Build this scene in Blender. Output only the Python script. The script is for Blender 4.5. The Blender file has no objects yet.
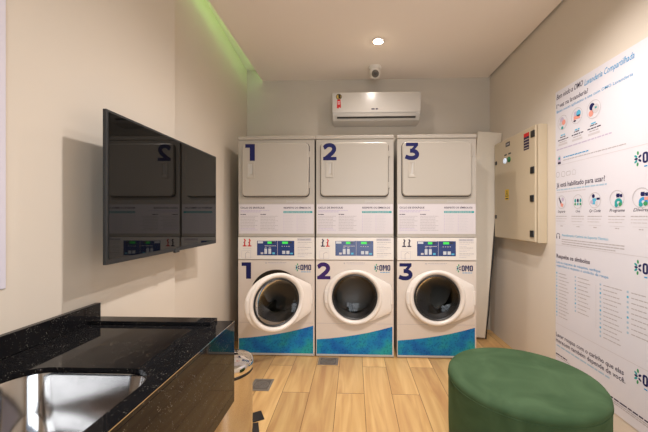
import bpy, bmesh, math, random
from mathutils import Vector, Matrix
random.seed(7)
PI = math.pi
SC = bpy.context.scene
COL = SC.collection

# ------------------------------------------------------------------ materials
MATS = {}
def mat(name, color=(.8, .8, .8), rough=.5, metal=0.0, spec=.5, vary=0.04, scale=30, bump=0.0, bscale=200,
        coat=0.0, sheen=0.0, emit=None, estr=0.0):
    m = bpy.data.materials.new(name); m.use_nodes = True
    nt = m.node_tree; N = nt.nodes; L = nt.links
    b = N['Principled BSDF']
    b.inputs['Roughness'].default_value = rough
    b.inputs['Metallic'].default_value = metal
    b.inputs['Specular IOR Level'].default_value = spec
    b.inputs['Coat Weight'].default_value = coat
    b.inputs['Coat Roughness'].default_value = .05
    if sheen:
        b.inputs['Sheen Weight'].default_value = sheen
        b.inputs['Sheen Roughness'].default_value = .4
        b.inputs['Sheen Tint'].default_value = (*color, 1)
    tc = N.new('ShaderNodeTexCoord')
    nz = N.new('ShaderNodeTexNoise'); nz.inputs['Scale'].default_value = scale; nz.inputs['Detail'].default_value = 3
    L.new(tc.outputs['Object'], nz.inputs['Vector'])
    mx = N.new('ShaderNodeMix'); mx.data_type = 'RGBA'
    mx.inputs[6].default_value = (*[c * (1 - vary) for c in color], 1)
    mx.inputs[7].default_value = (*[min(1, c * (1 + vary)) for c in color], 1)
    L.new(nz.outputs['Fac'], mx.inputs[0]); L.new(mx.outputs[2], b.inputs['Base Color'])
    if bump:
        n2 = N.new('ShaderNodeTexNoise'); n2.inputs['Scale'].default_value = bscale
        L.new(tc.outputs['Object'], n2.inputs['Vector'])
        bp = N.new('ShaderNodeBump'); bp.inputs['Strength'].default_value = bump; bp.inputs['Distance'].default_value = .002
        L.new(n2.outputs['Fac'], bp.inputs['Height']); L.new(bp.outputs[0], b.inputs['Normal'])
    if emit:
        b.inputs['Emission Color'].default_value = (*emit, 1); b.inputs['Emission Strength'].default_value = estr
    MATS[name] = m
    return m

def mat_granite():
    m = mat('black_granite', (.008, .008, .009), .04, spec=.2)
    nt = m.node_tree; N = nt.nodes; L = nt.links; b = N['Principled BSDF']
    tc = N.new('ShaderNodeTexCoord')
    v = N.new('ShaderNodeTexVoronoi'); v.inputs['Scale'].default_value = 190
    L.new(tc.outputs['Object'], v.inputs['Vector'])
    r = N.new('ShaderNodeValToRGB')
    r.color_ramp.elements[0].position = .13; r.color_ramp.elements[0].color = (.30, .28, .23, 1)
    r.color_ramp.elements[1].position = .24; r.color_ramp.elements[1].color = (.008, .008, .009, 1)
    L.new(v.outputs['Distance'], r.inputs[0])
    n = N.new('ShaderNodeTexNoise'); n.inputs['Scale'].default_value = 45; n.inputs['Detail'].default_value = 4
    L.new(tc.outputs['Object'], n.inputs['Vector'])
    r2 = N.new('ShaderNodeValToRGB'); r2.color_ramp.elements[0].position = .46; r2.color_ramp.elements[1].position = .68
    L.new(n.outputs['Fac'], r2.inputs[0])
    mx = N.new('ShaderNodeMix'); mx.data_type = 'RGBA'; mx.inputs[6].default_value = (.008, .008, .009, 1)
    L.new(r2.outputs[0], mx.inputs[0]); L.new(r.outputs[0], mx.inputs[7]); L.new(mx.outputs[2], b.inputs['Base Color'])
    return m

def mat_wood():
    m = bpy.data.materials.new('oak_plank_floor'); m.use_nodes = True
    nt = m.node_tree; N = nt.nodes; L = nt.links; b = N['Principled BSDF']
    def math_(op, a, c=None, clampv=None):
        n = N.new('ShaderNodeMath'); n.operation = op
        for i, v in enumerate((a, c)):
            if v is None: continue
            if isinstance(v, (int, float)): n.inputs[i].default_value = v
            else: L.new(v, n.inputs[i])
        return n.outputs[0]
    tc = N.new('ShaderNodeTexCoord'); sp = N.new('ShaderNodeSeparateXYZ'); L.new(tc.outputs['Object'], sp.inputs[0])
    W, LEN = .1905, 1.2
    u = math_('DIVIDE', math_('ADD', sp.outputs[0], .12 + W * 20), W)
    iu = math_('FLOOR', u); fu = math_('FRACT', u)
    odd = math_('MODULO', iu, 2)
    v = math_('DIVIDE', math_('ADD', math_('SUBTRACT', sp.outputs[1], math_('SUBTRACT', 2.6, math_('MULTIPLY', math_('SUBTRACT', 1.0, odd), .395))), 12.0), LEN)
    iv = math_('FLOOR', v); fv = math_('FRACT', v)
    cb = N.new('ShaderNodeCombineXYZ'); L.new(iu, cb.inputs[0]); L.new(iv, cb.inputs[1])
    wn = N.new('ShaderNodeTexWhiteNoise'); wn.noise_dimensions = '3D'; L.new(cb.outputs[0], wn.inputs['Vector'])
    # grain
    mp = N.new('ShaderNodeMapping'); mp.inputs['Scale'].default_value = (14, 1.3, 1); L.new(tc.outputs['Object'], mp.inputs[0])
    ad = N.new('ShaderNodeVectorMath'); ad.operation = 'ADD'; L.new(mp.outputs[0], ad.inputs[0])
    sc_ = N.new('ShaderNodeVectorMath'); sc_.operation = 'SCALE'; sc_.inputs[3].default_value = 13.7
    L.new(wn.outputs['Color'], sc_.inputs[0]); L.new(sc_.outputs[0], ad.inputs[1])
    nz = N.new('ShaderNodeTexNoise'); nz.inputs['Scale'].default_value = 1.0; nz.inputs['Detail'].default_value = 5; nz.inputs['Distortion'].default_value = 1.1
    L.new(ad.outputs[0], nz.inputs['Vector'])
    r = N.new('ShaderNodeValToRGB'); e = r.color_ramp.elements
    e[0].position = .28; e[0].color = (.46, .25, .10, 1); e[1].position = .70; e[1].color = (.68, .455, .195, 1)
    k = e.new(.5); k.color = (.585, .365, .145, 1)
    L.new(nz.outputs['Fac'], r.inputs[0])
    hs = N.new('ShaderNodeHueSaturation'); L.new(r.outputs[0], hs.inputs['Color'])
    L.new(math_('ADD', math_('MULTIPLY', wn.outputs['Value'], .36), .82), hs.inputs['Value'])
    # seams
    su = math_('LESS_THAN', math_('MINIMUM', fu, math_('SUBTRACT', 1.0, fu)), .009)
    sv = math_('LESS_THAN', math_('MINIMUM', fv, math_('SUBTRACT', 1.0, fv)), .0016)
    s = math_('MAXIMUM', su, sv)
    mx = N.new('ShaderNodeMix'); mx.data_type = 'RGBA'; mx.inputs[7].default_value = (.16, .075, .025, 1)
    L.new(s, mx.inputs[0]); L.new(hs.outputs[0], mx.inputs[6]); L.new(mx.outputs[2], b.inputs['Base Color'])
    b.inputs['Roughness'].default_value = .33
    bp = N.new('ShaderNodeBump'); bp.inputs['Strength'].default_value = .25; bp.inputs['Distance'].default_value = .002; bp.invert = True
    L.new(s, bp.inputs['Height']); L.new(bp.outputs[0], b.inputs['Normal'])
    return m

def mat_wave():
    m = mat('blue_star_print', (.02, .12, .3), .45, spec=.2)
    nt = m.node_tree; N = nt.nodes; L = nt.links; b = N['Principled BSDF']
    tc = N.new('ShaderNodeTexCoord')
    n = N.new('ShaderNodeTexNoise'); n.inputs['Scale'].default_value = 6; n.inputs['Detail'].default_value = 2
    L.new(tc.outputs['Object'], n.inputs['Vector'])
    r = N.new('ShaderNodeValToRGB'); e = r.color_ramp.elements
    e[0].position = .36; e[0].color = (.008, .125, .40, 1); e[1].position = .64; e[1].color = (.02, .30, .32, 1)
    k = e.new(.5); k.color = (.010, .215, .43, 1)
    L.new(n.outputs['Fac'], r.inputs[0])
    v = N.new('ShaderNodeTexVoronoi'); v.inputs['Scale'].default_value = 62; L.new(tc.outputs['Object'], v.inputs['Vector'])
    r2 = N.new('ShaderNodeValToRGB'); r2.color_ramp.elements[0].position = .25; r2.color_ramp.elements[0].color = (.62, .68, .74, 1)
    r2.color_ramp.elements[1].position = .5; r2.color_ramp.elements[1].color = (1, 1, 1, 1)
    L.new(v.outputs['Distance'], r2.inputs[0])
    mx = N.new('ShaderNodeMix'); mx.data_type = 'RGBA'; mx.blend_type = 'MULTIPLY'; mx.inputs[0].default_value = 1
    L.new(r.outputs[0], mx.inputs[6]); L.new(r2.outputs[0], mx.inputs[7]); L.new(mx.outputs[2], b.inputs['Base Color'])
    return m

def mat_velvet():
    m = mat('green_velvet', (.045, .115, .042), .8, sheen=.35, vary=.1, scale=6, spec=.2)
    nt = m.node_tree; N = nt.nodes; L = nt.links; b = N['Principled BSDF']
    tc = N.new('ShaderNodeTexCoord')
    n = N.new('ShaderNodeTexNoise'); n.inputs['Scale'].default_value = 5; n.inputs['Detail'].default_value = 3; n.inputs['Distortion'].default_value = .8
    L.new(tc.outputs['Object'], n.inputs['Vector'])
    r = N.new('ShaderNodeValToRGB'); e = r.color_ramp.elements
    e[0].position = .35; e[0].color = (.034, .070, .030, 1); e[1].position = .68; e[1].color = (.060, .108, .052, 1)
    L.new(n.outputs['Fac'], r.inputs[0]); L.new(r.outputs[0], b.inputs['Base Color'])
    return m

def mat_glass(name, tint, k):
    m = bpy.data.materials.new(name); m.use_nodes = True
    nt = m.node_tree; N = nt.nodes; L = nt.links
    for n in list(N):
        if n.type == 'BSDF_PRINCIPLED': N.remove(n)
    out = [n for n in N if n.type == 'OUTPUT_MATERIAL'][0]
    t = N.new('ShaderNodeBsdfTransparent'); t.inputs[0].default_value = (*tint, 1)
    g = N.new('ShaderNodeBsdfGlossy'); g.inputs['Roughness'].default_value = .03
    f = N.new('ShaderNodeFresnel'); f.inputs[0].default_value = k
    mx = N.new('ShaderNodeMixShader'); L.new(f.outputs[0], mx.inputs[0]); L.new(t.outputs[0], mx.inputs[1]); L.new(g.outputs[0], mx.inputs[2])
    L.new(mx.outputs[0], out.inputs[0])
    return m

WALL = mat('beige_wall_paint', (.645, .585, .50), .62, vary=.015, scale=3, bump=.06, bscale=120, spec=.3)
WALLB = mat('shaded_wall_paint', (.54, .49, .42), .62, vary=.015, scale=3, bump=.06, bscale=120, spec=.3)  # beige wall paint darkened to carry the back wall's dimmer light
CEIL = mat('ceiling_paint', (.88, .80, .72), .8, vary=.01, scale=3, spec=.2)
COVE = mat('cove_paint', (.78, .75, .68), .8, vary=.01, spec=.2)
WOOD = mat_wood()
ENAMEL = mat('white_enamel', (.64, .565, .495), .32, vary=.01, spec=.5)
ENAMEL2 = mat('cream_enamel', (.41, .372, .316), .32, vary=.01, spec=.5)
DOORW = mat('white_door_plastic', (.76, .70, .635), .28, vary=.01)
PLAST = mat('white_plastic', (.71, .665, .61), .35, vary=.01)
GREYP = mat('grey_plastic', (.45, .43, .40), .4)
DARKGAP = mat('dark_recess', (.03, .027, .024), .7)
RUBBER = mat('black_rubber', (.012, .012, .012), .45)
BLACKP = mat('black_plastic', (.015, .015, .016), .3)
TVFRAME = mat('tv_bezel', (.012, .013, .014), .5)
SCREEN = mat('tv_screen_glass', (.003, .003, .003), .025, spec=.32, vary=0)
DRUM = mat('drum_steel', (.10, .09, .08), .32, metal=1, vary=.08, scale=20)
STEEL = mat('brushed_steel', (.66, .62, .57), .22, metal=1, vary=.05, scale=40)
SINKM = mat('polished_sink_steel', (.45, .43, .42), .11, metal=1, vary=.2, scale=10)
CHROME = mat('chrome', (.78, .76, .74), .08, metal=1, vary=.01)
NAVY = mat('navy_ink', (.013, .015, .085), .6, spec=.15)
PURPLE = mat('purple_ink', (.042, .018, .115), .6, spec=.15)
TEAL = mat('teal_ink', (.03, .32, .32), .6, spec=.15)
GREEN = mat('green_ink', (.05, .28, .11), .6, spec=.15)
BLUEI = mat('sky_blue_ink', (.04, .29, .56), .6, spec=.15)
CYANI = mat('cyan_ink', (.10, .42, .62), .6, spec=.15)
GREYI = mat('grey_ink', (.42, .39, .40), .6, spec=.15)
LGREYI = mat('light_grey_ink', (.55, .52, .54), .6, spec=.15)
LILAC = mat('lilac_ink', (.48, .42, .55), .6, spec=.15)
DARKI = mat('dark_ink', (.035, .025, .06), .6, spec=.15)
REDI = mat('red_ink', (.55, .03, .03), .6, spec=.15)
CORAL = mat('coral_ink', (.72, .30, .24), .6, spec=.15)
GOLD = mat('gold_print', (.45, .30, .05), .4)
PAPER = mat('poster_vinyl', (.655, .645, .69), .42, vary=.008, spec=.35)
LABELP = mat('label_paper', (.60, .56, .57), .45, vary=.01)
LAVEND = mat('lavender_board', (.64, .62, .70), .4, vary=.01)
DISPB = mat('display_blue', (.022, .045, .16), .25)
LEDG = mat('green_led', (.02, .3, .03), .4, emit=(.05, .75, .10), estr=.45)
BTN = mat('button_grey', (.55, .58, .62), .4)
BOXG = mat('cabinet_beige_grey', (.53, .445, .315), .42, vary=.01)
BOARD = mat('cream_board', (.70, .645, .55), .5, vary=.02)
YELLOW = mat('yellow_warning', (.75, .50, .02), .45)
ACP = mat('aircon_plastic', (.50, .47, .43), .22, vary=.01)
PALEC = mat('pale_blue_ink', (.36, .50, .62), .6, spec=.15)
LENSG = mat('smoked_lens', (.10, .09, .08), .15)
GRANITE = mat_granite()
WAVE = mat_wave()
VELVET = mat_velvet()
GLASS = mat_glass('smoked_door_glass', (.55, .55, .55), 1.38)
WGLASS = mat_glass('window_glass', (.95, .97, .97), 1.45)
LAMP = mat('lamp_glow', (1, .9, .75), .5, emit=(1, .82, .58), estr=60)
LED = mat('green_strip_glow', (.2, 1, .3), .5, emit=(.58, 1, .36), estr=3)

# ------------------------------------------------------------------ helpers
def link(o): COL.objects.link(o); return o
def props(o, label=None, cat=None, group=None, kind=None):
    for k, v in (('label', label), ('category', cat), ('group', group), ('kind', kind)):
        if v: o[k] = v
    return o
def thing(name, loc, label, cat, group=None, rz=0):
    o = link(bpy.data.objects.new(name, None)); o.location = loc; o.rotation_euler = (0, 0, rz)
    o.empty_display_size = .05
    return props(o, label, cat, group)
def obj(name, bm, m, parent=None, smooth=False, label=None, loc=None, rot=None):
    me = bpy.data.meshes.new(name)
    bmesh.ops.recalc_face_normals(bm, faces=bm.faces)
    bm.to_mesh(me); bm.free()
    for x in (m if isinstance(m, (list, tuple)) else [m]): me.materials.append(x)
    if smooth:
        me.polygons.foreach_set('use_smooth', [True] * len(me.polygons))
        try: me.set_sharp_from_angle(angle=math.radians(35))
        except Exception: pass
    o = link(bpy.data.objects.new(name, me))
    if parent: o.parent = parent
    if loc: o.location = loc
    if rot: o.rotation_euler = rot
    if label: o['label'] = label
    return o
def struct(name, bm, m): return props(obj(name, bm, m), kind='structure')

def box(bm, x0, x1, y0, y1, z0, z1, bev=0.0, seg=2, mi=0):
    r = bmesh.ops.create_cube(bm, size=1)
    vs = r['verts']
    for v in vs:
        v.co = Vector(((x0 + x1) / 2 + v.co.x * (x1 - x0), (y0 + y1) / 2 + v.co.y * (y1 - y0), (z0 + z1) / 2 + v.co.z * (z1 - z0)))
    fs = set(f for v in vs for f in v.link_faces)
    if bev:
        es = list(set(e for v in vs for e in v.link_edges))
        r = bmesh.ops.bevel(bm, geom=es, offset=bev, segments=seg, profile=.5, affect='EDGES')
        fs |= set(r['faces'])
    for f in fs:
        if f.is_valid: f.material_index = mi
    return bm
def B(*a, **k): return box(bmesh.new(), *a, **k)

def prism(bm, pts, axis, a0, a1, mi=0):
    """extrude a 2D polygon along an axis.  axis y: (x,z); x: (y,z); z: (x,y)"""
    def P(p, t):
        return Vector((p[0], t, p[1])) if axis == 'y' else Vector((t, p[0], p[1])) if axis == 'x' else Vector((p[0], p[1], t))
    A = [bm.verts.new(P(p, a0)) for p in pts]; Z = [bm.verts.new(P(p, a1)) for p in pts]
    n = len(pts); F = [bm.faces.new(A), bm.faces.new(Z[::-1])]
    for i in range(n): F.append(bm.faces.new((A[i], Z[i], Z[(i + 1) % n], A[(i + 1) % n])))
    for f in F: f.material_index = mi
    return bm
def rrect(x0, x1, y0, y1, r, n=6):
    P = []
    for cx, cy, a0 in ((x1 - r, y1 - r, 0), (x0 + r, y1 - r, 90), (x0 + r, y0 + r, 180), (x1 - r, y0 + r, 270)):
        for i in range(n + 1):
            a = math.radians(a0 + 90 * i / n); P.append((cx + r * math.cos(a), cy + r * math.sin(a)))
    return P
def lathe(bm, prof, n=48, c=(0, 0, 0), axis='z', closed=False):
    """revolve (r, h) profile"""
    rings = []
    for r, h in prof:
        ring = []
        if r < 1e-6:
            p = Vector((0, 0, h)) if axis == 'z' else Vector((0, h, 0)) if axis == 'y' else Vector((h, 0, 0))
            ring = [bm.verts.new(Vector(c) + p)]
        else:
            for i in range(n):
                a = 2 * PI * i / n; q = (r * math.cos(a), r * math.sin(a))
                p = Vector((q[0], q[1], h)) if axis == 'z' else Vector((q[0], h, q[1])) if axis == 'y' else Vector((h, q[0], q[1]))
                ring.append(bm.verts.new(Vector(c) + p))
        rings.append(ring)
    pairs = list(zip(rings, rings[1:]))
    if closed: pairs.append((rings[-1], rings[0]))
    for a, b in pairs:
        for i in range(n):
            j = (i + 1) % n
            vs = [a[i % len(a)], a[j % len(a)], b[j % len(b)], b[i % len(b)]]
            u = []
            for v in vs:
                if v not in u: u.append(v)
            if len(u) > 2: bm.faces.new(u)
    return bm
def loft(bm, rings, cap0=True, cap1=True, mi=0):
    R = [[bm.verts.new(Vector(p)) for p in ring] for ring in rings]
    n = len(R[0])
    for a, b in zip(R, R[1:]):
        for i in range(n): bm.faces.new((a[i], a[(i + 1) % n], b[(i + 1) % n], b[i])).material_index = mi
    if cap0: bm.faces.new(R[0][::-1]).material_index = mi
    if cap1: bm.faces.new(R[-1]).material_index = mi
    return bm
def tube(bm, pts, r, n=8):
    pts = [Vector(p) for p in pts]; rings = []
    for i, p in enumerate(pts):
        t = (pts[min(i + 1, len(pts) - 1)] - pts[max(i - 1, 0)]).normalized()
        u = t.orthogonal().normalized() if i == 0 else (u0 - t * u0.dot(t)).normalized()
        u0 = u; w = t.cross(u)
        rings.append([p + (u * math.cos(2 * PI * k / n) + w * math.sin(2 * PI * k / n)) * r for k in range(n)])
    return loft(bm, rings)

# --- flat printing: 2D polygons on a surface ---------------------------------
class Ink:
    """collects coloured polygons (u, v) and lays them as a thin skin on a plane"""
    def __init__(s): s.polys = []; s.mats = []
    def mi(s, m):
        if m not in s.mats: s.mats.append(m)
        return s.mats.index(m)
    def poly(s, pts, m, lay=0): s.polys.append((list(pts), s.mi(m), lay)); return s
    def rect(s, x0, x1, y0, y1, m, lay=0): return s.poly([(x0, y0), (x1, y0), (x1, y1), (x0, y1)], m, lay)
    def disc(s, cx, cy, r, m, lay=0, n=24, ry=None): return s.poly([(cx + r * math.cos(2 * PI * i / n), cy + (ry or r) * math.sin(2 * PI * i / n)) for i in range(n)], m, lay)
    def ring(s, cx, cy, r, w, m, lay=0, n=28):
        for i in range(n):
            a, b = 2 * PI * i / n, 2 * PI * (i + 1) / n
            s.poly([(cx + q * math.cos(t), cy + q * math.sin(t)) for q, t in ((r, a), (r, b), (r - w, b), (r - w, a))], m, lay)
        return s
    def stroke(s, pts, w, m, lay=0, closed=False):
        P = [Vector(p) for p in pts]; n = len(P); Lf = []; Rt = []
        for i in range(n):
            if closed: a, b = P[i - 1], P[(i + 1) % n]
            else: a, b = P[max(i - 1, 0)], P[min(i + 1, n - 1)]
            d1 = (P[i] - a).normalized() if (P[i] - a).length > 1e-9 else (b - P[i]).normalized()
            d2 = (b - P[i]).normalized() if (b - P[i]).length > 1e-9 else d1
            n1 = Vector((-d1.y, d1.x)); n2 = Vector((-d2.y, d2.x)); mm = (n1 + n2)
            mm = mm.normalized() if mm.length > 1e-6 else n1
            k = min(1 / max(mm.dot(n1), .3), 2.2) * w / 2
            Lf.append(P[i] + mm * k); Rt.append(P[i] - mm * k)
        for i in range(n if closed else n - 1):
            j = (i + 1) % n
            s.poly([Lf[i], Lf[j], Rt[j], Rt[i]], m, lay)
        return s
    def words(s, x0, x1, y, h, m, lay=0, gap=.35, seed=None):
        """a line of print too small to read: a row of word-length dashes"""
        rg = random.Random(seed if seed is not None else random.random()); x = x0
        while x < x1 - h:
            w = min(h * rg.uniform(1.5, 6), x1 - x)
            s.rect(x, x + w, y - h / 2, y + h / 2, m, lay); x += w + h * (gap + .3)
        return s
    def text(s, string, x, y, size, m, lay=0, width=None, bold=0.0, shear=0.0, rise=0.0):
        cu = bpy.data.curves.new('t', 'FONT'); cu.body = string; cu.size = size; cu.offset = bold * size; cu.shear = shear
        cu.resolution_u = 2; cu.fill_mode = 'FRONT'
        o = link(bpy.data.objects.new('t', cu)); bpy.context.view_layer.update()
        me = bpy.data.meshes.new_from_object(o.evaluated_get(bpy.context.evaluated_depsgraph_get()))
        V = [v.co.copy() for v in me.vertices]; Fs = [list(p.vertices) for p in me.polygons]
        bpy.data.objects.remove(o); bpy.data.curves.remove(cu); bpy.data.meshes.remove(me)
        if not V: return s
        x0 = min(v.x for v in V); x1 = max(v.x for v in V)
        k = width / (x1 - x0) if width else 1
        for f in Fs:
            s.poly([(x + (V[i].x - x0) * k, y + V[i].y + rise * (V[i].x - x0) * k) for i in f], m, lay)
        return s
    def build(s, name, fn, parent, label=None, base=.0006, step=.0004):
        bm = bmesh.new(); cache = {}
        for pts, mi, lay in s.polys:
            vs = []
            for p in pts:
                key = (round(p[0], 6), round(p[1], 6), lay)
                if key not in cache: cache[key] = bm.verts.new(fn(p[0], p[1], base + lay * step))
                if cache[key] not in vs: vs.append(cache[key])
            if len(vs) > 2:
                try: bm.faces.new(vs).material_index = mi
                except ValueError: pass
        me = bpy.data.meshes.new(name); bm.to_mesh(me); bm.free()
        for m in s.mats: me.materials.append(m)
        o = link(bpy.data.objects.new(name, me)); o.parent = parent
        if label: o['label'] = label
        return o
def front(y0): return lambda u, v, e: Vector((u, y0 - e, v))          # faces the camera (-Y)

def arc(cx, cy, r, a0, a1, n=10, ry=None):
    return [(cx + r * math.cos(math.radians(a0 + (a1 - a0) * i / n)), cy + (ry or r) * math.sin(math.radians(a0 + (a1 - a0) * i / n))) for i in range(n + 1)]
def digit(ink, d, x, y, w, h, m):
    S = lambda pts: [(x + p[0] * w, y + p[1] * h) for p in pts]
    t = .245 * h
    if d == 1:
        ink.poly(S([(.08, 1), (.80, 1), (.80, 0), (.42, 0), (.42, .78), (.08, .78)]), m)
    elif d == 2:
        ink.stroke(S([(.06, .74)] + arc(.47, .67, .36, 155, -25, 14, .235) + [(.70, .45), (.20, .10)]), t, m)
        ink.rect(x + .02 * w, x + w, y, y + .2 * h, m, 1)
        ink.poly(S([(.02, .05), (.02, .17), (.3, .3), (.4, .1)]), m, 2)
    else:
        ink.rect(x + .06 * w, x + .94 * w, y + .80 * h, y + h, m)
        ink.poly(S([(.94, 1), (.94, .84), (.62, .52), (.34, .52), (.66, .82)]), m, 1)
        ink.stroke(S([(.36, .53), (.50, .53)] + arc(.50, .315, .37, 90, -90, 14, .215) + [(.30, .11), (.03, .19)]), t, m, 2)
def omo(ink, x, y, h, m1=None, m2=None):
    """three bold condensed letters with a splash of drops at the left; total width about 2.45 h"""
    m1 = m1 or NAVY
    for a, m, r, q in ((95, GREEN, .62, .16), (145, TEAL, .5, .12), (-100, GREEN, .62, .16), (-145, TEAL, .5, .12), (38, NAVY, .36, .11), (-38, NAVY, .36, .12), (180, NAVY, .36, .1)):
        c = (x + .34 * h + r * .60 * h * math.cos(math.radians(a)), y + .5 * h + r * .85 * h * math.sin(math.radians(a)))
        d = math.radians(a)
        P = [(.19 * h * math.cos(t), .19 * h * math.sin(t) * .55) for t in [2 * PI * i / 10 for i in range(10)]]
        ink.poly([(c[0] + p[0] * math.cos(d) - p[1] * math.sin(d), c[1] + p[0] * math.sin(d) + p[1] * math.cos(d)) for p in P], m)
    lx = x + .79 * h; w = .54 * h; t = .19 * h
    def O(cx): ink.stroke(rrect(cx + t / 2, cx + w - t / 2, y + t / 2, y + h - t / 2, .12 * h, 4), t, m1, closed=True)
    O(lx)
    mx = lx + w + .07 * h; mw = .70 * h
    ink.rect(mx, mx + t, y, y + h, m1); ink.rect(mx + mw - t, mx + mw, y, y + h, m1)
    ink.poly([(mx + t * .6, y + h), (mx + t * 1.25, y + h), (mx + mw / 2, y + .55 * h), (mx + mw / 2, y + .2 * h)], m1, 1)
    ink.poly([(mx + mw - t * 1.25, y + h), (mx + mw - t * .6, y + h), (mx + mw / 2, y + .2 * h), (mx + mw / 2, y + .55 * h)], m1, 2)
    O(mx + mw + .07 * h)
    ink.words(lx + .15 * h, lx + 2 * w + mw, y - .28 * h, .12 * h, BLUEI, seed=3)

# ------------------------------------------------------------------ the room
XR, XL, XLR, YB, YR, ZC, ZT = 1.47, -1.05, -1.19, 3.5, -1.9, 2.73, 2.85
STEP = 1.828
struct('floor', B(-1.35, 1.62, -2.05, 3.65, -.1, 0), WOOD)
struct('ceiling', B(-1.014, 1.45, -1.9, 3.5, ZC, ZT), CEIL)
struct('ceiling_upper', B(-1.35, 1.62, -2.05, 3.65, ZT, ZT + .1), COVE)
struct('wall_right', B(XR, XR + .12, -2.05, 3.65, 0, ZT), WALL)
struct('wall_back', B(XLR - .12, XR, YB, YB + .12, 0, ZT), WALLB)
struct('wall_left', B(XL - .26, XL, -2.05, STEP, 0, ZT), WALL)
struct('wall_left_recess', prism(bmesh.new(), [(-1.078, STEP), (XLR, YB), (XLR - .12, YB), (XLR - .12, STEP)], 'z', 0, ZT), WALL)
# rear wall behind the camera with a wide glazed opening
bm = bmesh.new()
box(bm, XL, -.55, YR - .12, YR, 0, ZT); box(bm, 1.15, XR, YR - .12, YR, 0, ZT); box(bm, -.55, 1.15, YR - .12, YR, 2.3, ZT)
struct('wall_rear', bm, WALL)
bm = bmesh.new()
for x in (-.55, .275, 1.10): box(bm, x, x + .05, YR - .09, YR - .03, 0, 2.3)
for z in (0, 2.25): box(bm, -.5, 1.10, YR - .09, YR - .03, z, z + .05)
struct('window_1', bm, GREYP)
w = obj('window_1_pane', B(-.5, 1.1, YR - .064, YR - .056, .05, 2.25), WGLASS); props(w, kind='structure')
# dark strip painting the shade in the gap between ceiling and right wall
struct('gap_shade_strip', B(1.45, 1.47, -1.9, 3.5, ZT - .012, ZT - .002), DARKGAP)

# green light strip on the edge of the dropped ceiling
props(obj('led_strip', B(-1.0225, -1.0138, -1.2, 3.48, 2.775, 2.79), LED), 'thin green light strip hidden in the cove above the left wall', 'light strip')

# ceiling downlights and one added fill lamp
def downlight(x, y, label):
    t = thing('downlight', (x, y, ZC), label, 'ceiling light', 'ceiling downlights')
    obj('trim_ring', lathe(bmesh.new(), [(.038, -.002), (.038, -.006), (.049, -.008), (.053, -.004), (.053, -.0005), (.038, -.0005)], 32), PLAST, t, True)
    obj('bulb', lathe(bmesh.new(), [(0, -.020), (.018, -.018), (.030, -.012), (.037, -.003), (.037, -.001), (0, -.001)], 24), LAMP, t, True)
def lampdata(x, y, watts, cone=172):
    d = bpy.data.lights.new('downlight_or_fill_beam', 'SPOT'); d.shadow_soft_size = .035; d.energy = watts; d.color = LAMPC
    d.spot_size = math.radians(cone); d.spot_blend = 1.0
    o = link(bpy.data.objects.new('downlight_or_fill_beam', d)); o.location = (x, y, ZC - .028)
LAMPC = (1, .925, .895)
downlight(.206, 2.735, 'small round downlight glowing in the ceiling above the middle machine')
lampdata(.206, 2.735, 25, 160)
lampdata(.22, 1.50, 76, 150)
lampdata(.22, .30, 18, 142)
lampdata(.22, -.90, 26, 160)
lampdata(.75, 1.60, 68, 142)  # unseen fill lamp added to brighten the right wall
# cool daylight through the glazed rear opening
d = bpy.data.lights.new('daylight', 'AREA'); d.shape = 'RECTANGLE'; d.size = 1.6; d.size_y = 2.1; d.energy = 36; d.color = (.93, .96, 1)
o = link(bpy.data.objects.new('daylight', d)); o.location = (.3, YR - .2, 1.15); o.rotation_euler = (math.radians(112), 0, 0)
w = bpy.data.worlds.new('World'); SC.world = w; w.use_nodes = True
bg = w.node_tree.nodes['Background']; bg.inputs[0].default_value = (.62, .75, 1, 1); bg.inputs[1].default_value = .5

# ------------------------------------------------------------------ laundry machines
YF = 2.775
HW = .338
NUMI = {1: NAVY, 2: PURPLE, 3: NAVY}
WORD = {1: 'one', 2: 'two', 3: 'three'}
XC = {1: -.684, 2: .006, 3: .712}
HZ, HR = .527, .231           # porthole centre and radius

def cabinet_with_hole(bm, z0, z1, depth, n=64):
    per = []
    hole = []
    W, H0, H1 = HW, z0 - HZ, z1 - HZ
    corner = sorted(math.atan2(b, a) % (2 * PI) for a, b in ((W, H0), (W, H1), (-W, H0), (-W, H1)))
    ang = sorted(set([2 * PI * i / n for i in range(n)] + corner))
    F, Hh, Bk = [], [], []
    for a in ang:
        c, s = math.cos(a), math.sin(a)
        k = min([W / abs(c) if abs(c) > 1e-9 else 1e9, (H1 / s) if s > 1e-9 else 1e9, (H0 / s) if s < -1e-9 else 1e9])
        F.append(bm.verts.new((c * k, 0, HZ + s * k))); Hh.append(bm.verts.new((HR * c, 0, HZ + HR * s)))
        Bk.append(bm.verts.new((c * k, depth, HZ + s * k)))
    m = len(ang)
    for i in range(m):
        j = (i + 1) % m
        bm.faces.new((F[i], F[j], Hh[j], Hh[i])); bm.faces.new((F[i], Bk[i], Bk[j], F[j]))
    bm.faces.new(Bk)
    return bm

def outline(n=72):
    poly = [(.13, .205), (.312, .108), (.318, .09), (.318, -.115), (.312, -.132), (.13, -.215), (-.05, 0)]
    P = []
    for i in range(n):
        a = 2 * PI * i / n; c, s = math.cos(a), math.sin(a)
        r = 1 / math.sqrt((c / .268) ** 2 + (s / .236) ** 2)
        for p, q in zip(poly, poly[1:] + poly[:1]):
            ex, ey = q[0] - p[0], q[1] - p[1]; den = c * ey - s * ex
            if abs(den) < 1e-9: continue
            t = (p[0] * ey - p[1] * ex) / den; u = (p[0] * s - p[1] * c) / den
            if t > 0 and 0 <= u <= 1: r = max(r, t)
        P.append((c * r, s * r))
    return P

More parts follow.
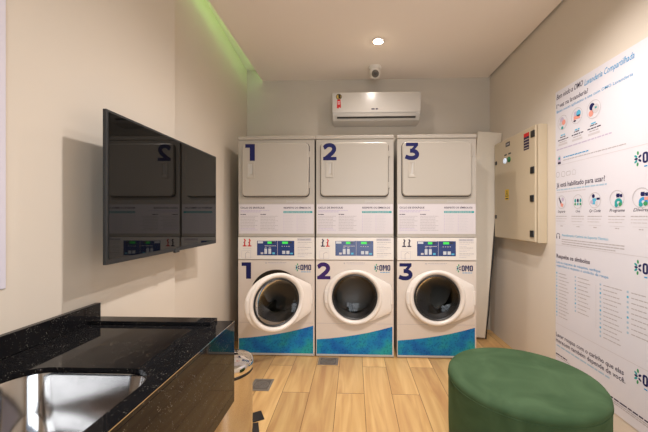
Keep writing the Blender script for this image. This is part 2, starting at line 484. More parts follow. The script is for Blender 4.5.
def washer(k):
    where = {1: 'porthole ajar, under dryer 1', 2: 'porthole door shut, under dryer 2', 3: 'porthole door shut, under dryer 3'}[k]
    pos = {1: 'at the left by the wall', 2: 'in the middle', 3: 'at the right'}[k]
    t = thing('washing_machine', (XC[k], YF, 0), f'white washer marked {k} {pos} with {where}', 'washing machine', 'front-loading washers under the dryers')
    bm = cabinet_with_hole(bmesh.new(), .022, .843, .70)
    obj('cabinet', bm, ENAMEL, t)
    obj('base_strip', B(-HW, HW, -.004, .69, .006, .0215, .002), GREYP, t)
    for sx in (-.29, .29):
        for y in (.05, .64): obj('foot', lathe(bmesh.new(), [(0, 0), (.02, 0), (.02, .0058), (0, .0058)], 16, (sx, y, 0)), RUBBER, t)
    # drum behind the opening
    obj('drum', lathe(bmesh.new(), [(HR, .0005), (HR - .001, .03), (.236, .05), (.25, .09), (.25, .42), (.20, .44), (.0, .44)], 48, (0, 0, HZ), 'y'), DRUM, t, True)
    for i in range(3):
        bm = bmesh.new()
        a = math.radians(90 + 120 * i + 25 * k)
        c, s = math.cos(a), math.sin(a)
        pts = [(r * c - w * s, HZ + r * s + w * c) for r, w in ((.249, -.05), (.18, -.012), (.18, .012), (.249, .05))]
        prism(bm, pts, 'y', .10, .40); obj('drum_paddle', bm, DRUM, t)
    obj('gasket', lathe(bmesh.new(), [(HR - .001, .004), (HR - .05, .03), (HR - .072, .05), (HR - .06, .075), (HR - .01, .03)], 48, (0, 0, HZ), 'y', True), RUBBER, t, True)
    # control panel
    cp = obj('control_panel', B(-HW, HW, -.008, .68, .847, 1.043, .004), PLAST, t)
    ip = Ink()
    ip.rect(-.168, .162, .884, 1.013, DISPB)
    ip.rect(.012, .0145, .884, 1.013, LGREYI, 1); ip.rect(-.162, -.115, .990, 1.008, BTN, 1); ip.rect(-.165, 0, 1.009, 1.0115, LGREYI, 1)
    ip.rect(-.075, -.038, .986, 1.006, LEDG, 1); ip.rect(.055, .105, .986, 1.006, LEDG, 1)
    ip.rect(-.038, -.012, .991, 1.003, BLACKP, 1); ip.rect(.105, .14, .991, 1.003, BLACKP, 1)
    for x in (-.103, -.067): ip.rect(x, x + .024, .897, .944, BTN, 1); ip.rect(x + .003, x + .021, .953, .957, LGREYI, 1)
    for x in (.055, .092): ip.rect(x, x + .027, .897, .925, BTN, 1)
    ip.rect(-.135, -.112, .895, .911, LGREYI, 1); ip.rect(-.032, -.010, .895, .911, CYANI, 1); ip.rect(.125, .15, .895, .908, CYANI, 1)
    for x in (.05, .07, .09, .11): ip.rect(x, x + .01, .962, .967, LGREYI, 1)
    ip.words(-.10, 0, .968, .005, LGREYI, 1, seed=2)
    ip.build('display', front(-.008), cp, 'blue display with green digits and grey keys')
    ip = Ink()
    hook = REDI if k == 1 else DARKI
    for x, mm in ((-.283, hook), (-.24, REDI if k < 3 else DARKI)):
        ip.stroke([(x, 1.028), (x + .01, 1.015), (x + .004, 1.0), (x + .004, .966)], .011, mm); ip.rect(x - .012, x + .022, .962, .972, mm, 1)
        ip.rect(x - .006, x + .002, .995, 1.0, DARKI, 1)
    ip.words(-.295, -.215, .945, .004, LGREYI, seed=4)
    ip.stroke([(-.305, .86), (-.305, .925), (-.225, .925), (-.225, .86)], .003, LGREYI, closed=True)
    ip.stroke([(-.27, .855), (-.272, .90), (-.25, .915), (-.235, .905)], .004, GREYI)
    ip.build('symbol_print', front(-.008), cp); ip = Ink()
    ip.rect(.188, .312, 1.012, 1.036, LGREYI)
    ip.words(.192, .30, 1.024, .008, GREYI, 1, seed=k)
    for i, z in enumerate((1.0, .985, .968, .955, .938, .925, .905, .89, .875)): ip.words(.192, .315 - .03 * (i % 3), z, .005, GREYI if i % 3 == 0 else LGREYI, seed=i)
    ip.build('instruction_print', front(-.008), cp)
    # front decals
    ip = Ink(); digit(ip, k, {1: -.318, 2: -.330, 3: -.325}[k], .676, .118, .145, NUMI[k]); ip.build('number_decal', front(0), t, f'large dark numeral {k}')
    ip = Ink(); omo(ip, .174, .754, .050); ip.build('logo_decal', front(0), t, 'navy lettering with a splash of drops')
    ip = Ink(); ip.disc(-.09, .817, .007, GREYI, n=10); ip.words(-.075, .09, .821, .005, GREYI, seed=6); ip.words(-.06, .08, .81, .004, LGREYI, seed=7)
    ip.build('caption_print', front(0), t)
    top = [(-.333, .150), (-.22, .160), (-.11, .174), (0, .191), (.11, .212), (.22, .239), (.327, .269)]
    ip = Ink(); 
    for a, b in zip(top, top[1:]): ip.poly([(a[0], .024), (b[0], .024), b, a], WAVE)
    ip.build('wave_decal', front(0), t, 'blue and teal star print rising to the right')
    obj('panel_seam', B(-.333, .33, -.0012, .002, .2905, .2925), GREYI, t)
    # porthole door, hinged at the right
    hx = .318
    dr = obj('door', bmesh.new(), DOORW, t)
    bm = bmesh.new()
    O = outline(); n = len(O)
    R = lambda s, y: [(p[0] * s - hx, y, p[1] * s) for p in O]
    C = lambda r, y: [(r * math.cos(2 * PI * i / n) - hx, y, r * math.sin(2 * PI * i / n)) for i in range(n)]
    blend = lambda f, r, y: [((p[0] * (1 - f) + r * math.cos(2 * PI * i / n) * f) - hx, y, p[1] * (1 - f) + r * math.sin(2 * PI * i / n) * f) for i, p in enumerate(O)]
    loft(bm, [C(.196, -.006), R(1, -.006), R(1, -.015), R(.993, -.019), R(.98, -.021), blend(.75, .236, -.023), C(.240, -.0235), C(.234, -.033), C(.228, -.037), C(.217, -.037), C(.208, -.032), C(.199, -.018), C(.196, -.014), C(.196, -.006)], False, False)
    bmesh.ops.remove_doubles(bm, verts=bm.verts, dist=1e-5)
    bmesh.ops.recalc_face_normals(bm, faces=bm.faces)
    bm.to_mesh(dr.data); bm.free()
    dr.data.polygons.foreach_set('use_smooth', [True] * len(dr.data.polygons))
    dr.data.set_sharp_from_angle(angle=math.radians(40))
    dr.location = (hx, 0, HZ)
    obj('glass_rim', lathe(bmesh.new(), [(.1955, -.010), (.1955, -.022), (.189, -.026), (.182, -.020), (.182, -.010)], 56, (-hx, 0, 0), 'y', True), RUBBER, dr, True)
    obj('door_glass', lathe(bmesh.new(), [(.1815, -.018), (.172, -.012), (.150, -.001), (.115, .010), (.075, .017), (.035, .020), (0, .021)], 56, (-hx, 0, 0), 'y'), GLASS, dr, True)
    bm = bmesh.new()
    pts = [(-hx - .262 + .002, .055), (-hx - .205, .050), (-hx - .205, -.05), (-hx - .262 + .002, -.055)]
    prism(bm, pts, 'y', -.029, -.016)
    bmesh.ops.bevel(bm, geom=list(bm.edges), offset=.004, segments=2, affect='EDGES')
    obj('door_handle', bm, PLAST, dr, True)
    obj('hinge', B(-.012, .006, -.024, -.004, -.06, .06, .004), DOORW, dr)
    if k == 1: dr.rotation_euler = (0, 0, math.radians(36)); dr.location = (.306, -.004, HZ)
    return t

def dryer(k):
    pos = {1: 'left', 2: 'middle', 3: 'right'}[k]
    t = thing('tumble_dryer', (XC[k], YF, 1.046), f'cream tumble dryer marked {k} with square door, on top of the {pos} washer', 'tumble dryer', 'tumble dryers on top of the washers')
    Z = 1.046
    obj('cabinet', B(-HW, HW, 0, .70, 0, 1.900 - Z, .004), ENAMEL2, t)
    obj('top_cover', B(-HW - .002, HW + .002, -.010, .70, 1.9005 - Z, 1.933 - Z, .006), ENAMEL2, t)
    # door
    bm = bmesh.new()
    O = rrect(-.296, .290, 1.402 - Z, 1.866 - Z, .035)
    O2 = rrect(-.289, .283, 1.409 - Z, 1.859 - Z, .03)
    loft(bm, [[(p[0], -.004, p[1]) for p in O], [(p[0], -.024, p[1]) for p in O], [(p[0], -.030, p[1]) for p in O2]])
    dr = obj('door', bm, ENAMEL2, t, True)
    O3 = rrect(-.301, .296, 1.395 - Z, 1.870 - Z, .038)
    bm = bmesh.new(); prism(bm, O3, 'y', -.0035, -.0003); obj('door_seal', bm, DARKGAP, t)
    bm = bmesh.new()
    loft(bm, [[(p[0], -.0305, p[1]) for p in rrect(-.250, -.184, 1.560 - Z, 1.702 - Z, .006, 3)],
              [(p[0], -.035, p[1]) for p in rrect(-.248, -.186, 1.562 - Z, 1.700 - Z, .006, 3)],
              [(p[0], -.035, p[1]) for p in rrect(-.236, -.196, 1.580 - Z, 1.690 - Z, .006, 3)],
              [(p[0], -.031, p[1]) for p in rrect(-.230, -.200, 1.588 - Z, 1.684 - Z, .006, 3)]])
    hd = obj('door_handle', bm, ENAMEL2, dr, True)
    ip = Ink(); ip.poly([(-.226, 1.592 - Z), (-.204, 1.600 - Z), (-.204, 1.684 - Z), (-.212, 1.684 - Z)], GREYP); ip.build('recess_shade', front(-.0312), hd)  # grey polygon painted as the shade inside the handle scoop
    for z in (1.50, 1.77): obj('hinge', B(.2905, .306, -.012, -.003, z - .025 - Z, z + .025 - Z, .002), ENAMEL2, dr)
    ip = Ink(); digit(ip, k, -.275, 1.712 - Z, .118, .146, NAVY); ip.build('number_decal', front(-.030), dr, f'large dark numeral {k}')
    # maker's script under the door, print lines
    ip = Ink(); ip.text('Speed Queen', .085, 1.350 - Z, .030, GREYP, width=.145, bold=.02, shear=.35); ip.stroke([(.085, 1.345 - Z), (.16, 1.340 - Z), (.225, 1.345 - Z)], .003, GREYI)
    ip.words(-.27, .06, 1.362 - Z, .004, GREYI, seed=5)
    ip.build('logo_decal', front(0), t)
    obj('panel_seam', B(-.338, .338, -.0012, .002, 1.336 - Z, 1.3385 - Z), GREYI, t)
    # instruction sheets on the lower panel
    ip = Ink(); ip.rect(-.332, .333, 1.075 - Z, 1.333 - Z, LABELP)
    ip.text('CICLO DE ENXÁGUE', -.318, 1.295 - Z, .022, DARKI, 1, width=.215, bold=.02)
    for i in range(2): ip.words(-.318, -.06 - .08 * i, 1.278 - Z - .012 * i, .006, LILAC, 1, seed=i)
    for cx in (-.318, -.14):
        ip.words(cx, cx + .05, 1.244 - Z, .006, DARKI, 1, seed=1)
        for i in range(10): ip.words(cx, cx + (.13 if i % 3 else .155), 1.228 - Z - i * .0135, .0045, LILAC if (cx < -.3 and i > 7) else GREYI, 1, seed=i * 3 + int(cx < -.3))
    ip.text('RESPEITE OS SÍMBOLOS', .066, 1.295 - Z, .021, DARKI, 1, width=.24, bold=.02)
    ip.rect(.064, .320, 1.256 - Z, 1.273 - Z, TEAL, 1)
    ip.words(.07, .30, 1.2645 - Z, .005, LGREYI, 2, seed=8)
    for cx in (.068, .185):
        for i in range(11): ip.disc(cx, 1.236 - Z - i * .0135, .0035, LILAC, 1, 8); ip.words(cx + .01, cx + (.07 if i % 2 else .085), 1.236 - Z - i * .0135, .0045, LGREYI, 1, seed=i * 5 + int(cx > .1))
    ip.build('instruction_sheet', front(0), t, 'printed washing instructions on pale paper')
    return t
for k in (1, 2, 3): washer(k); dryer(k)

# ------------------------------------------------------------------ air conditioner
t = thing('air_conditioner', (.229, 3.499, 2.208), 'white split air conditioner mounted high on the back wall', 'air conditioner')
AW = .457
prof = [(-.002, .0), (-.11, .0), (-.175, .018), (-.205, .06), (-.217, .085), (-.217, .27), (-.20, .296), (-.17, .30), (-.002, .30)]
bm = bmesh.new(); prism(bm, prof, 'x', -AW, AW)
bmesh.ops.bevel(bm, geom=[e for e in bm.edges if abs(e.verts[0].co.x - e.verts[1].co.x) < 1e-6], offset=.012, segments=3, affect='EDGES')
obj('housing', bm, ACP, t, True)
bm = bmesh.new(); prism(bm, rrect(-AW + .003, AW - .003, .086, .296, .012, 4), 'y', -.222, -.214)
bmesh.ops.bevel(bm, geom=list(bm.edges), offset=.003, segments=2, affect='EDGES')
pan = obj('front_panel', bm, ACP, t, True)
def slab(y0, z0, y1, z1, x, th, m, name, par):
    d = Vector((y1 - y0, z1 - z0)).normalized(); nn = Vector((-d.y, d.x)) * th
    bm = bmesh.new(); prism(bm, [(y0, z0), (y1, z1), (y1 + nn.x, z1 + nn.y), (y0 + nn.x, z0 + nn.y)], 'x', -x, x); return obj(name, bm, m, par)
slab(-.214, .080, -.190, .036, .405, -.004, DARKGAP, 'air_outlet', t)
slab(-.220, .082, -.205, .052, .405, -.005, ACP, 'louver', t)
ip = Ink(); ip.words(-.050, .018, .122, .013, DARKI, seed=3); ip.words(-.04, .008, .108, .006, GREYP, seed=4); ip.build('maker_mark', front(-.222), pan)
ip = Ink(); ip.disc(-.385, .252, .03, BLACKP); ip.disc(-.385, .252, .024, GOLD, 1, 20); ip.poly([(-.387, .23), (-.365, .24), (-.369, .272), (-.391, .276)], BLACKP, 2)
ip.build('seal_sticker', front(-.222), pan, 'round black and gold seal')
ip = Ink(); ip.poly([(-.402, .222), (-.368, .222), (-.363, .133), (-.378, .145), (-.392, .129), (-.406, .137)], REDI); ip.words(-.397, -.373, .198, .008, PAPER, 1, seed=2); ip.words(-.397, -.373, .178, .007, PAPER, 1, seed=5)
ip.build('ribbon_sticker', front(-.222), pan, 'red ribbon sticker')
# security camera on the ceiling
t = thing('security_camera', (.211, 3.212, ZC + .0005), 'white dome security camera hanging from the ceiling above the air conditioner', 'camera')
obj('base', lathe(bmesh.new(), [(0, 0), (.062, 0), (.064, -.012), (.058, -.028), (.05, -.034), (0, -.034)], 40), PLAST, t, True)
obj('housing', lathe(bmesh.new(), [(0, -.034), (.05, -.0345), (.054, -.055), (.052, -.085), (.04, -.108), (.02, -.118), (0, -.12)], 40), PLAST, t, True)
e = obj('lens', lathe(bmesh.new(), [(0, -.03), (.02, -.029), (.033, -.02), (.037, -.004), (.034, .012), (.034, .016), (0, .016)], 32, axis='y'), LENSG, t, True, loc=(0, -.040, -.085))
e.rotation_euler = (math.radians(22), 0, 0)
obj('lens_glass', lathe(bmesh.new(), [(0, -.034), (.010, -.033), (.015, -.0295), (0, -.0285)], 24, axis='y'), BLACKP, e, True)

# ------------------------------------------------------------------ electrical cabinet on the right wall
t = thing('electrical_cabinet', (1.4695, 2.476, 1.022), 'beige metal electrical cabinet fixed to the right wall', 'electrical box')
DY, DZ = .712, .912          # along the wall, height
obj('enclosure', B(-.066, 0, 0, DY, 0, DZ, .003), BOXG, t)
dr = obj('cabinet_door', B(-.084, -.0685, .012, DY, .006, DZ - .006, .004), BOXG, t)
side = lambda x0: (lambda u, v, e: Vector((x0 - e, u, v)))        # faces -X; u runs away from the camera
sd = side(-.084)
for u, v in ((.04, .845), (.045, .565), (.05, .345), (.05, .07)): obj('hinge', B(-.092, -.0842, u - .026, u + .026, v - .026, v + .026, .004), BLACKP, dr)
for u, v in ((.675, .72), (.68, .20)): obj('latch', B(-.092, -.0842, u - .016, u + .016, v - .018, v + .018, .004), BLACKP, dr)
def at_pull(u, v, r, m, name, label):
    o = obj(name, lathe(bmesh.new(), [(0, -.014), (r * .8, -.013), (r, -.009), (r, -.0005), (0, -.0005)], 24, axis='x'), m, dr, True, label, loc=(-.084, u, v))
    return o
BTW = mat('lit_blue_button', (.7, .8, .95), .3, emit=(.65, .8, 1), estr=.25); BTG = mat('green_button', (.02, .16, .05), .3)
for u, m, l in ((.490, BTW, 'pale blue lit button'), (.415, BTG, 'green button')):
    b = at_pull(u, .712, .024, m, 'push_button', l)
    ip = Ink(); ip.rect(u - .028, u + .02, .758, .772, BLACKP); ip.build('button_plate', sd, dr)
ip = Ink(); ip.rect(.405, .485, .835, .875, BLACKP); ip.rect(.42, .47, .848, .862, GREYI, 1); ip.build('name_plate', sd, dr)
ip = Ink(); ip.rect(.095, .175, .74, .875, DARKI); ip.rect(.095, .175, .845, .875, REDI, 1)
for i in range(4): ip.rect(.10, .17, .752 + i * .023, .757 + i * .023, BOXG, 1)
ip.build('warning_notice', sd, dr, 'dark notice with a red heading')
ip = Ink(); ip.rect(.425, .495, .352, .448, YELLOW); ip.poly([(.43, .385), (.49, .385), (.46, .44)], BLACKP, 1); ip.poly([(.438, .390), (.482, .390), (.46, .430)], YELLOW, 2); ip.rect(.456, .463, .395, .418, BLACKP, 3); ip.rect(.435, .485, .36, .372, BLACKP, 1)
ip.build('hazard_sticker', sd, dr, 'yellow hazard sticker')

# cream board leaning in the gap beside the right-hand stack
bm = bmesh.new(); box(bm, -.232, 0, -.006, .006, 0, 2.04, .002)
a = math.radians(4.6)
o = obj('board', bm, BOARD); o.location = (1.300, 3.212, .0186); o.rotation_euler = (0, a, 0)
props(o, 'tall cream board leaning in the corner between the right dryer and the wall', 'board')
cab = [(1.452 - .008, 3.14, 1.40)]
pts = []
for i in range(26):
    z = 1.5 - i * (1.49 / 25)
    pts.append((1.3115 + z * math.tan(a) + .003 * math.sin(i * .7), 3.212, max(z, .008)))
o = obj('dark_line', tube(bmesh.new(), pts, .0055), RUBBER, None, True)  # thin black tube following the dark line at the board's edge
props(o, 'thin black line running down beside the leaning cream board', 'cable')

# ------------------------------------------------------------------ television
t = thing('television', (-.93, 1.145, 1.047), 'black flat television mounted on the left wall above the worktop', 'television', rz=.012)
TW, TH = .968, .582
bm = B(-.002, .012, 0, TW, 0, TH, .002)
obj('bezel', bm, TVFRAME, t)
obj('screen', B(.0122, .0135, .012, TW - .012, .020, TH - .010), SCREEN, t)
obj('rear_housing', B(-.045, -.0022, .10, TW - .10, .05, TH - .08, .012), BLACKP, t)
obj('wall_bracket', B(-.119, -.0455, .26, .60, .16, .42, .004), BLACKP, t)
obj('sensor_tab', B(.002, .0145, TW / 2 - .02, TW / 2 + .02, -.008, .012, .002), BLACKP, t)

# ------------------------------------------------------------------ worktop with sink
CX0, CX1, CY0, CY1, CZ = -1.0495, -.478, -.55, 1.255, .81
t = thing('worktop', (0, 0, 0), 'polished black granite worktop with a deep apron on the left wall', 'worktop')
SX0, SX1, SY0, SY1 = -.918, -.528, .20, .853
def hole_slab(bm, outer, inner, z0, z1):
    def ring(z): return [bm.verts.new((p[0], p[1], z)) for p in outer], [bm.verts.new((p[0], p[1], z)) for p in inner]
    for z in (z1, z0):
        o_, i_ = ring(z)
        es = [bm.edges.new((l[k], l[(k + 1) % len(l)])) for l in (o_, i_) for k in range(len(l))]
        bmesh.ops.triangle_fill(bm, edges=es, use_beauty=True)
        if z == z1: O1, I1 = o_, i_
    for l1, l0 in ((O1, o_), (I1, i_)):
        for k in range(len(l1)): bm.faces.new((l1[k], l1[(k + 1) % len(l1)], l0[(k + 1) % len(l1)], l0[k]))
    return bm
HOLE = rrect(SX0, SX1, SY0, SY1, .085, 10)
bm = hole_slab(bmesh.new(), [(CX0, CY0), (CX1, CY0), (CX1, CY1), (CX0, CY1)], HOLE, CZ - .013, CZ)
obj('slab', bm, GRANITE, t)
obj('backsplash', B(CX0, CX0 + .021, CY0, CY1, CZ + .0005, CZ + .068, .0015), GRANITE, t)
obj('apron', B(CX1 - .02, CX1, CY0, CY1, .49, CZ - .0135, .0012), GRANITE, t)
obj('end_panel', B(CX0, CX1 - .0205, CY1 - .02, CY1, .49, CZ - .0135, .0012), GRANITE, t)
obj('end_rim', B(CX0 + .0215, -.545, CY1 - .062, CY1 - .004, CZ + .0003, CZ + .014, .0015), GRANITE, t)
obj('edge_highlight', B(CX1 - .0012, CX1 + .0004, CY0, CY1, CZ - .0015, CZ + .0004), CHROME, t, label='thin pale strip painted as the highlight on the polished edge')  # chrome strip standing in for the highlight along the granite edge

t = thing('sink', (0, 0, 0), 'stainless steel basin set into the black granite worktop', 'sink')
bm = bmesh.new()
def rr(d, r, z): return [(p[0], p[1], z) for p in rrect(SX0 + d, SX1 - d, SY0 + d, SY1 - d, r, 10)]
z0 = CZ - .0135
loft(bm, [rr(-.012, .095, z0), rr(.0015, .085, z0 - .001), rr(.004, .083, z0 - .008), rr(.012, .085, z0 - .10), rr(.028, .09, z0 - .145), rr(.055, .09, z0 - .160), rr(.10, .07, z0 - .165)], False, True)
obj('basin', bm, SINKM, t, True)
obj('drain', lathe(bmesh.new(), [(0, .001), (.03, .001), (.045, .003), (.047, .0005), (0, .0005)], 32, ((SX0 + SX1) / 2, (SY0 + SY1) / 2, z0 - .165)), CHROME, t, True)

# ------------------------------------------------------------------ steel bin
t = thing('trash_bin', (-.688, 1.70, 0), 'round brushed steel bin with a black band beside the worktop', 'bin')
obj('body', lathe(bmesh.new(), [(0, .02), (.134, .02), (.134, .405), (0, .405)], 56), STEEL, t, True)
obj('base_ring', lathe(bmesh.new(), [(0, 0), (.136, 0), (.138, .018), (0, .0195)], 56), BLACKP, t, True)
obj('band', lathe(bmesh.new(), [(.1345, .392), (.1365, .394), (.1365, .407), (.1345, .409)], 56, closed=True), BLACKP, t, True)
obj('rim', lathe(bmesh.new(), [(.124, .4095), (.1365, .4095), (.1375, .42), (.1365, .446), (.132, .452), (.126, .449), (.124, .44)], 56, closed=True), CHROME, t, True)
obj('swing_lid', lathe(bmesh.new(), [(0, .447), (.06, .445), (.10, .441), (.1235, .434), (.1235, .428), (0, .430)], 48), CHROME, t, True)

# floor drains and two black floor pads
def drain(x, y, sx, sy, m, label):
    t = thing('floor_drain', (x, y, 0), label, 'floor drain', 'square floor drains')
    obj('frame', hole_slab(bmesh.new(), [(-sx, -sy), (sx, -sy), (sx, sy), (-sx, sy)], [(-sx * .8, -sy * .8), (sx * .8, -sy * .8), (sx * .8, sy * .8), (-sx * .8, sy * .8)], .0002, .003), m, t)
    bm = bmesh.new()
    for i in range(6): lathe(bm, [(sx * (.1 + i * .11), .0002), (sx * (.1 + i * .11), .0022), (sx * (.15 + i * .11), .0022), (sx * (.15 + i * .11), .0002)], 28)
    obj('grate', bm, m, t)
    obj('trap', B(-sx * .79, sx * .79, -sy * .79, sy * .79, .0002, .0008), MATS['dull_dark'], t)
mat('dull_dark', (.13, .11, .09), .5)
GREYS = mat('dull_steel', (.34, .32, .29), .4, metal=.7, vary=.2, scale=25)
drain(-.672, 2.292, .072, .08, GREYS, 'square grey metal floor drain between the bin and the left washer')
drain(-.218, 2.685, .085, .072, mat('tarnished_steel', (.33, .26, .19), .4, metal=.6, vary=.15, scale=25), 'grey metal floor drain close to the foot of the middle washer')
t = None
for (x, y, rz, l) in ((-.608, 1.925, .5, 'black diamond pad on the floor right of the bin, farther of two'), (-.600, 1.815, .35, 'black diamond pad on the floor right of the bin, nearer of two')):
    o = obj('floor_pad', B(-.038, .038, -.046, .046, .0003, .006, .002), BLACKP, None, loc=(x + .012, y, 0), rot=(0, 0, rz)); props(o, l, 'floor pad', 'black floor pads')

# ------------------------------------------------------------------ ottoman
t = thing('ottoman', (.806, 1.56, .0), 'round green velvet ottoman standing beside the right wall', 'ottoman')
R0 = .336
obj('skirt', lathe(bmesh.new(), [(0, .03), (R0 - .02, .03), (R0 - .006, .05), (R0 - .001, .2), (R0 - .001, .431), (0, .431)], 80), VELVET, t, True)
obj('seat', lathe(bmesh.new(), [(0, .4315), (R0 - .001, .4315), (R0 + .001, .440), (R0 - .001, .452), (R0 - .009, .463), (R0 - .028, .470), (R0 * .6, .475), (0, .477)], 80), VELVET, t, True)
bm = bmesh.new(); lathe(bm, [(R0 - .0005 + .0026 * math.cos(2 * PI * i / 8), .4312 + .0026 * math.sin(2 * PI * i / 8)) for i in range(8)], 80, closed=True)
obj('piping', bm, VELVET, t, True)
for i in range(4):
    a = PI / 4 + i * PI / 2
    obj('foot', lathe(bmesh.new(), [(0, 0), (.02, 0), (.024, .0295), (0, .0295)], 16, (.26 * math.cos(a), .26 * math.sin(a), 0)), BLACKP, t)

# ------------------------------------------------------------------ big poster on the right wall
PY = 2.372
t = thing('poster', (1.4695, PY, 0), 'large white instruction poster with icons covering the right wall', 'poster')
obj('sheet', B(-.003, 0, -1.02, 0, .12, 2.126), PAPER, t)
pf = lambda u, v, e: Vector((-.003 - e, -u, v))
def put(name, draw, label=None):
    ip = Ink(); draw(ip); return ip.build(name, pf, t, label)
put('title_text', lambda ip: ip.text('Bem vindo a OMO', .012, 2.068, .052, DARKI, width=.265, shear=.3, bold=.006), 'dark handwritten words')
put('title_text', lambda ip: ip.text('Lavanderia Compartilhada', .290, 2.058, .052, BLUEI, width=.362, shear=.3, bold=.006), 'blue handwritten words')
for s_, u, v, sz, wd, bo in (('1ª vez na lavanderia?', .012, 2.004, .044, .31, .008), ('Já está habilitado para usar?', .012, 1.436, .046, .445, .012), ('Respeite os símbolos', .012, .930, .040, .325, .018),
        ('Lavar roupas com o carinho que elas', .006, .363, .040, .580, .010), ('merecem também depende de você.', .006, .323, .040, .590, .010)):
    put('heading_text', lambda ip: ip.text(s_, u, v, sz, DARKI, width=wd, bold=bo))
for s_, u, v, sz, mm, wd in (('Baixe nosso aplicativo e use com OMO Lavanderia', .014, 1.970, .026, BLUEI, .63), ('Atendimento Central de Suporte Técnico', .070, 1.088, .024, CYANI, .41),
        ('Leia as etiquetas de máquinas, verifique', .012, .892, .024, BLUEI, .41), ('sugestões e respeite o símbolo da roupa', .012, .868, .024, BLUEI, .47)):
    put('subheading_text', lambda ip: ip.text(s_, u, v, sz, mm, width=wd, bold=.004))
for u0, u1, v, h_, mm, sd_ in ((.014, .47, 1.416, .009, PALEC, 31), (.014, .30, 1.398, .006, LGREYI, 32), (.012, .49, .299, .010, PALEC, 33), (.014, .505, 1.705, .008, LILAC, 34)):
    put('subheading_text', lambda ip: ip.words(u0, u1, v, h_, mm, seed=sd_))
for v in (1.592, 1.022, .455): put('divider_line', lambda ip: ip.rect(.0, 1.0, v - .0012, v + .0012, LGREYI))
put('divider_line', lambda ip: ip.rect(.386, .388, .551, .812, LGREYI))
put('body_print', lambda ip: (ip.words(.087, .33, 1.640, .007, BLUEI, seed=41), ip.words(.087, .60, 1.620, .006, GREYI, seed=42)))
for i, (u, v) in enumerate(((.079, 1.778), (.222, 1.780), (.367, 1.780))):
    def draw(ip):
        ip.words(u - .028, u + .03, v + .008, .006, DARKI, seed=i); ip.words(u - .05, u + .058, v - .010, .007, DARKI, seed=i + 7); ip.words(u - .035, u + .04, v - .026, .006, GREYI, seed=i + 9)
        ip.rect(u - .045, u + .05, 1.728, 1.742, LGREYI); ip.words(u - .02, u + .025, 1.800, .009, CYANI, seed=i + 3)
    put('body_print', draw)
for i, u in enumerate((.067, .231, .378, .541, .69)):
    def draw(ip):
        for j in range(3): ip.words(u - .06, u + (.055 if j != 2 else .035), 1.228 - j * .017, .005, LGREYI if j else GREYI, seed=i * 3 + j)
        ip.rect(u - .05, u + .05, 1.172, 1.1735, LGREYI); ip.words(u - .012, u + .015, 1.160, .005, GREYI, seed=i)
    put('body_print', draw)
put('body_print', lambda ip: [ip.words(.07, (.60, .59, .54)[j], 1.066 - j * .016, .006, GREYI, seed=50 + j) for j in range(3)])
for c, (u, v0, v1, n, ln) in enumerate(((.015, .820, .515, 14, .105), (.208, .826, .601, 10, .11), (.422, .822, .516, 13, .13), (.611, .823, .604, 9, .12))):
    def draw(ip):
        for j in range(n):
            v = v0 + (v1 - v0) * j / (n - 1)
            ip.rect(u - .006, u + .006, v - .006, v + .006, PALEC if (j + c) % 4 else CYANI); ip.words(u + .022, u + .022 + ln * (.75 + .25 * ((j * 7 + c) % 3) / 2), v, .005, GREYI, seed=c * 20 + j)
    put('symbol_list', draw)
put('body_print', lambda ip: (ip.words(.004, .125, .236, .008, DARKI, seed=70), ip.words(.004, .15, .222, .005, GREYI, seed=71)))
put('body_print', lambda ip: (ip.words(.50, .98, .200, .008, DARKI, seed=72), ip.words(.50, .95, .186, .005, GREYI, seed=73), ip.words(.50, .97, .175, .005, GREYI, seed=74)))
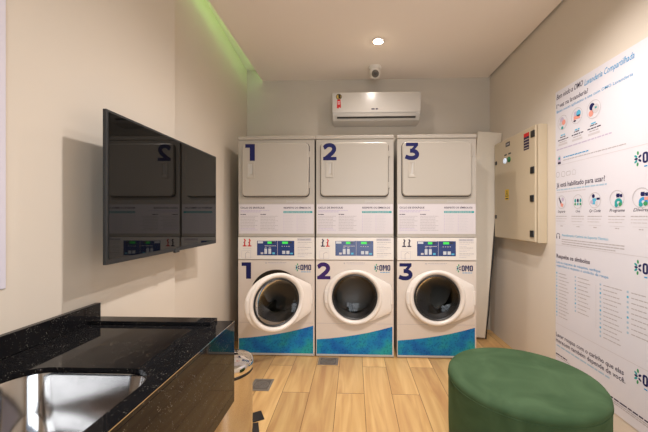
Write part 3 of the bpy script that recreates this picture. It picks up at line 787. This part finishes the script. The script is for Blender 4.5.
def icon(u, v, r, kind):
    ip = Ink(); ip.ring(u, v, r, .0022, GREYI, 2)
    if kind == 'people':
        ip.disc(u - .008, v + r * .35, r * .42, LILAC); ip.disc(u + .012, v - r * .05, r * .38, CORAL, 1); ip.disc(u - .02, v - r * .1, r * .3, LGREYI, 1); ip.disc(u - .004, v - r * .75, r * .22, TEAL, 1)
    elif kind == 'people2':
        ip.disc(u - .012, v + r * .3, r * .35, LILAC); ip.disc(u + .015, v + r * .25, r * .4, CYANI, 1); ip.rect(u - .03, u + .03, v - r * .4, v + .002, CORAL, 1); ip.disc(u - .02, v - r * .55, r * .25, DARKI, 1, 10, r * .12)
    elif kind == 'screen':
        ip.disc(u - .014, v + r * .35, r * .4, NAVY, 0, 14); ip.disc(u + .016, v, r * .5, LGREYI, 1); ip.disc(u - .022, v - r * .35, r * .35, CORAL, 1); ip.rect(u + .01, u + .025, v, v + .012, TEAL, 2)
    elif kind == 'hand':
        ip.poly([(u - .03, v + .03), (u - .022, v + .034), (u + .004, v - .008), (u - .008, v - .02)], DARKI); ip.poly([(u - .006, v - .002), (u + .022, v - .016), (u + .012, v - .036), (u - .01, v - .028)], CORAL, 1); ip.disc(u + .014, v + .018, r * .3, LILAC)
    elif kind == 'drops':
        for q, m in ((-.024, TEAL), (0, NAVY), (.024, TEAL)): ip.disc(u + q, v + .006, .009, m, 0, 12, .013); ip.rect(u + q - .008, u + q + .008, v - .024, v - .010, GREEN if m is TEAL else TEAL, 1)
    elif kind == 'wash':
        ip.disc(u - .012, v + .026, .012, NAVY, 0, 12); ip.rect(u - .02, u + .01, v - .025, v + .012, CYANI, 0); ip.rect(u + .014, u + .04, v + .002, v + .014, NAVY, 1); ip.disc(u - .026, v - .01, .012, LILAC, 1)
        ip.rect(u + .004, u + .02, v - .035, v - .006, LGREYI, 1)
    else:
        ip.rect(u - .004, u + .018, v + .008, v + .03, NAVY); ip.rect(u + .021, u + .036, v + .008, v + .026, NAVY); ip.rect(u - .006, u + .034, v + .016, v + .022, NAVY, 1)
        ip.stroke(arc(u + .010, v - .022, .018, 200, -20, 10), .016, BLUEI if kind == 'wave' else TEAL); ip.disc(u + .022, v - .03, .012, GREEN, 1, 12); ip.disc(u - .004, v - .034, .012, TEAL, 1, 12)
        if kind == 'wave': ip.rect(u + .016, u + .042, v - .012, v + .004, CORAL, 1)
    ip.build('icon', pf, t)
for u, v, r, kd in ((.079, 1.888, .050, 'people'), (.222, 1.890, .052, 'people2'), (.369, 1.884, .056, 'screen'), (.067, 1.328, .046, 'hand'), (.231, 1.325, .046, 'drops'), (.378, 1.326, .048, 'wash'), (.541, 1.325, .049, 'program'), (.693, 1.323, .052, 'wave')): icon(u, v, r, kd)
for s_, u in (('Separe', .067), ('Use', .231), ('Qr Code', .378), ('Programe', .541), ('Divirta', .69)):
    w = .013 * len(s_); put('caption_text', lambda ip: ip.text(s_, u - w / 2, 1.254, .024, DARKI, width=w, shear=.3, bold=.004))
put('small_symbol', lambda ip: ip.ring(.026, 1.527, .02, .003, GREYI))
put('small_symbol', lambda ip: ip.stroke(rrect(.068, .104, 1.506, 1.542, .012, 3), .003, GREYI, closed=True))
put('small_symbol', lambda ip: ip.stroke(rrect(.120, .158, 1.510, 1.536, .004, 2), .003, GREYI, closed=True))
put('small_symbol', lambda ip: ip.stroke([(.178, 1.508), (.178, 1.53), (.193, 1.542), (.21, 1.53), (.21, 1.508)], .003, LGREYI, closed=True))
put('headset_symbol', lambda ip: (ip.stroke(arc(.03, 1.088, .018, 200, -20, 12), .004, DARKI), ip.rect(.010, .018, 1.068, 1.086, DARKI), ip.rect(.042, .05, 1.068, 1.086, DARKI)))
put('small_symbol', lambda ip: (ip.disc(.043, 1.632, .018, LILAC, 0, 14, .03), ip.disc(.043, 1.64, .01, TEAL, 1, 10), ip.rect(.028, .06, 1.60, 1.615, DARKI, 1)))
for v in (1.498, .936, .372):
    ip = Ink(); omo(ip, .655, v, .056); ip.build('logo', pf, t, 'navy lettering with a splash of drops')

# lavender-white board on the near left wall
o = obj('notice_board', B(-1.0495, -1.0455, .10, .918, 1.012, 2.35, .002), LAVEND)
props(o, 'plain lavender-white board on the left wall at the photo edge', 'notice board')

# ------------------------------------------------------------------ camera and view
cam = bpy.data.cameras.new('camera'); co = link(bpy.data.objects.new('camera', cam))
cam.sensor_fit = 'HORIZONTAL'; cam.sensor_width = 36; cam.lens = 36 * 318 / 648
cam.shift_x = -(342 - 324) / 648; cam.clip_start = .02
co.location = (0, 0, 1.23); co.rotation_euler = (PI / 2, 0, math.radians(2.16))
SC.camera = co
vs = SC.view_settings; vs.view_transform = 'Standard'; vs.look = 'None'; vs.exposure = 0.58; vs.gamma = 1; vs.use_curve_mapping = False
SC.cycles.use_denoising = True
SC.cycles.max_bounces = 12; SC.cycles.diffuse_bounces = 6; SC.cycles.glossy_bounces = 4; SC.cycles.transparent_max_bounces = 8
SC.cycles.sample_clamp_indirect = 6
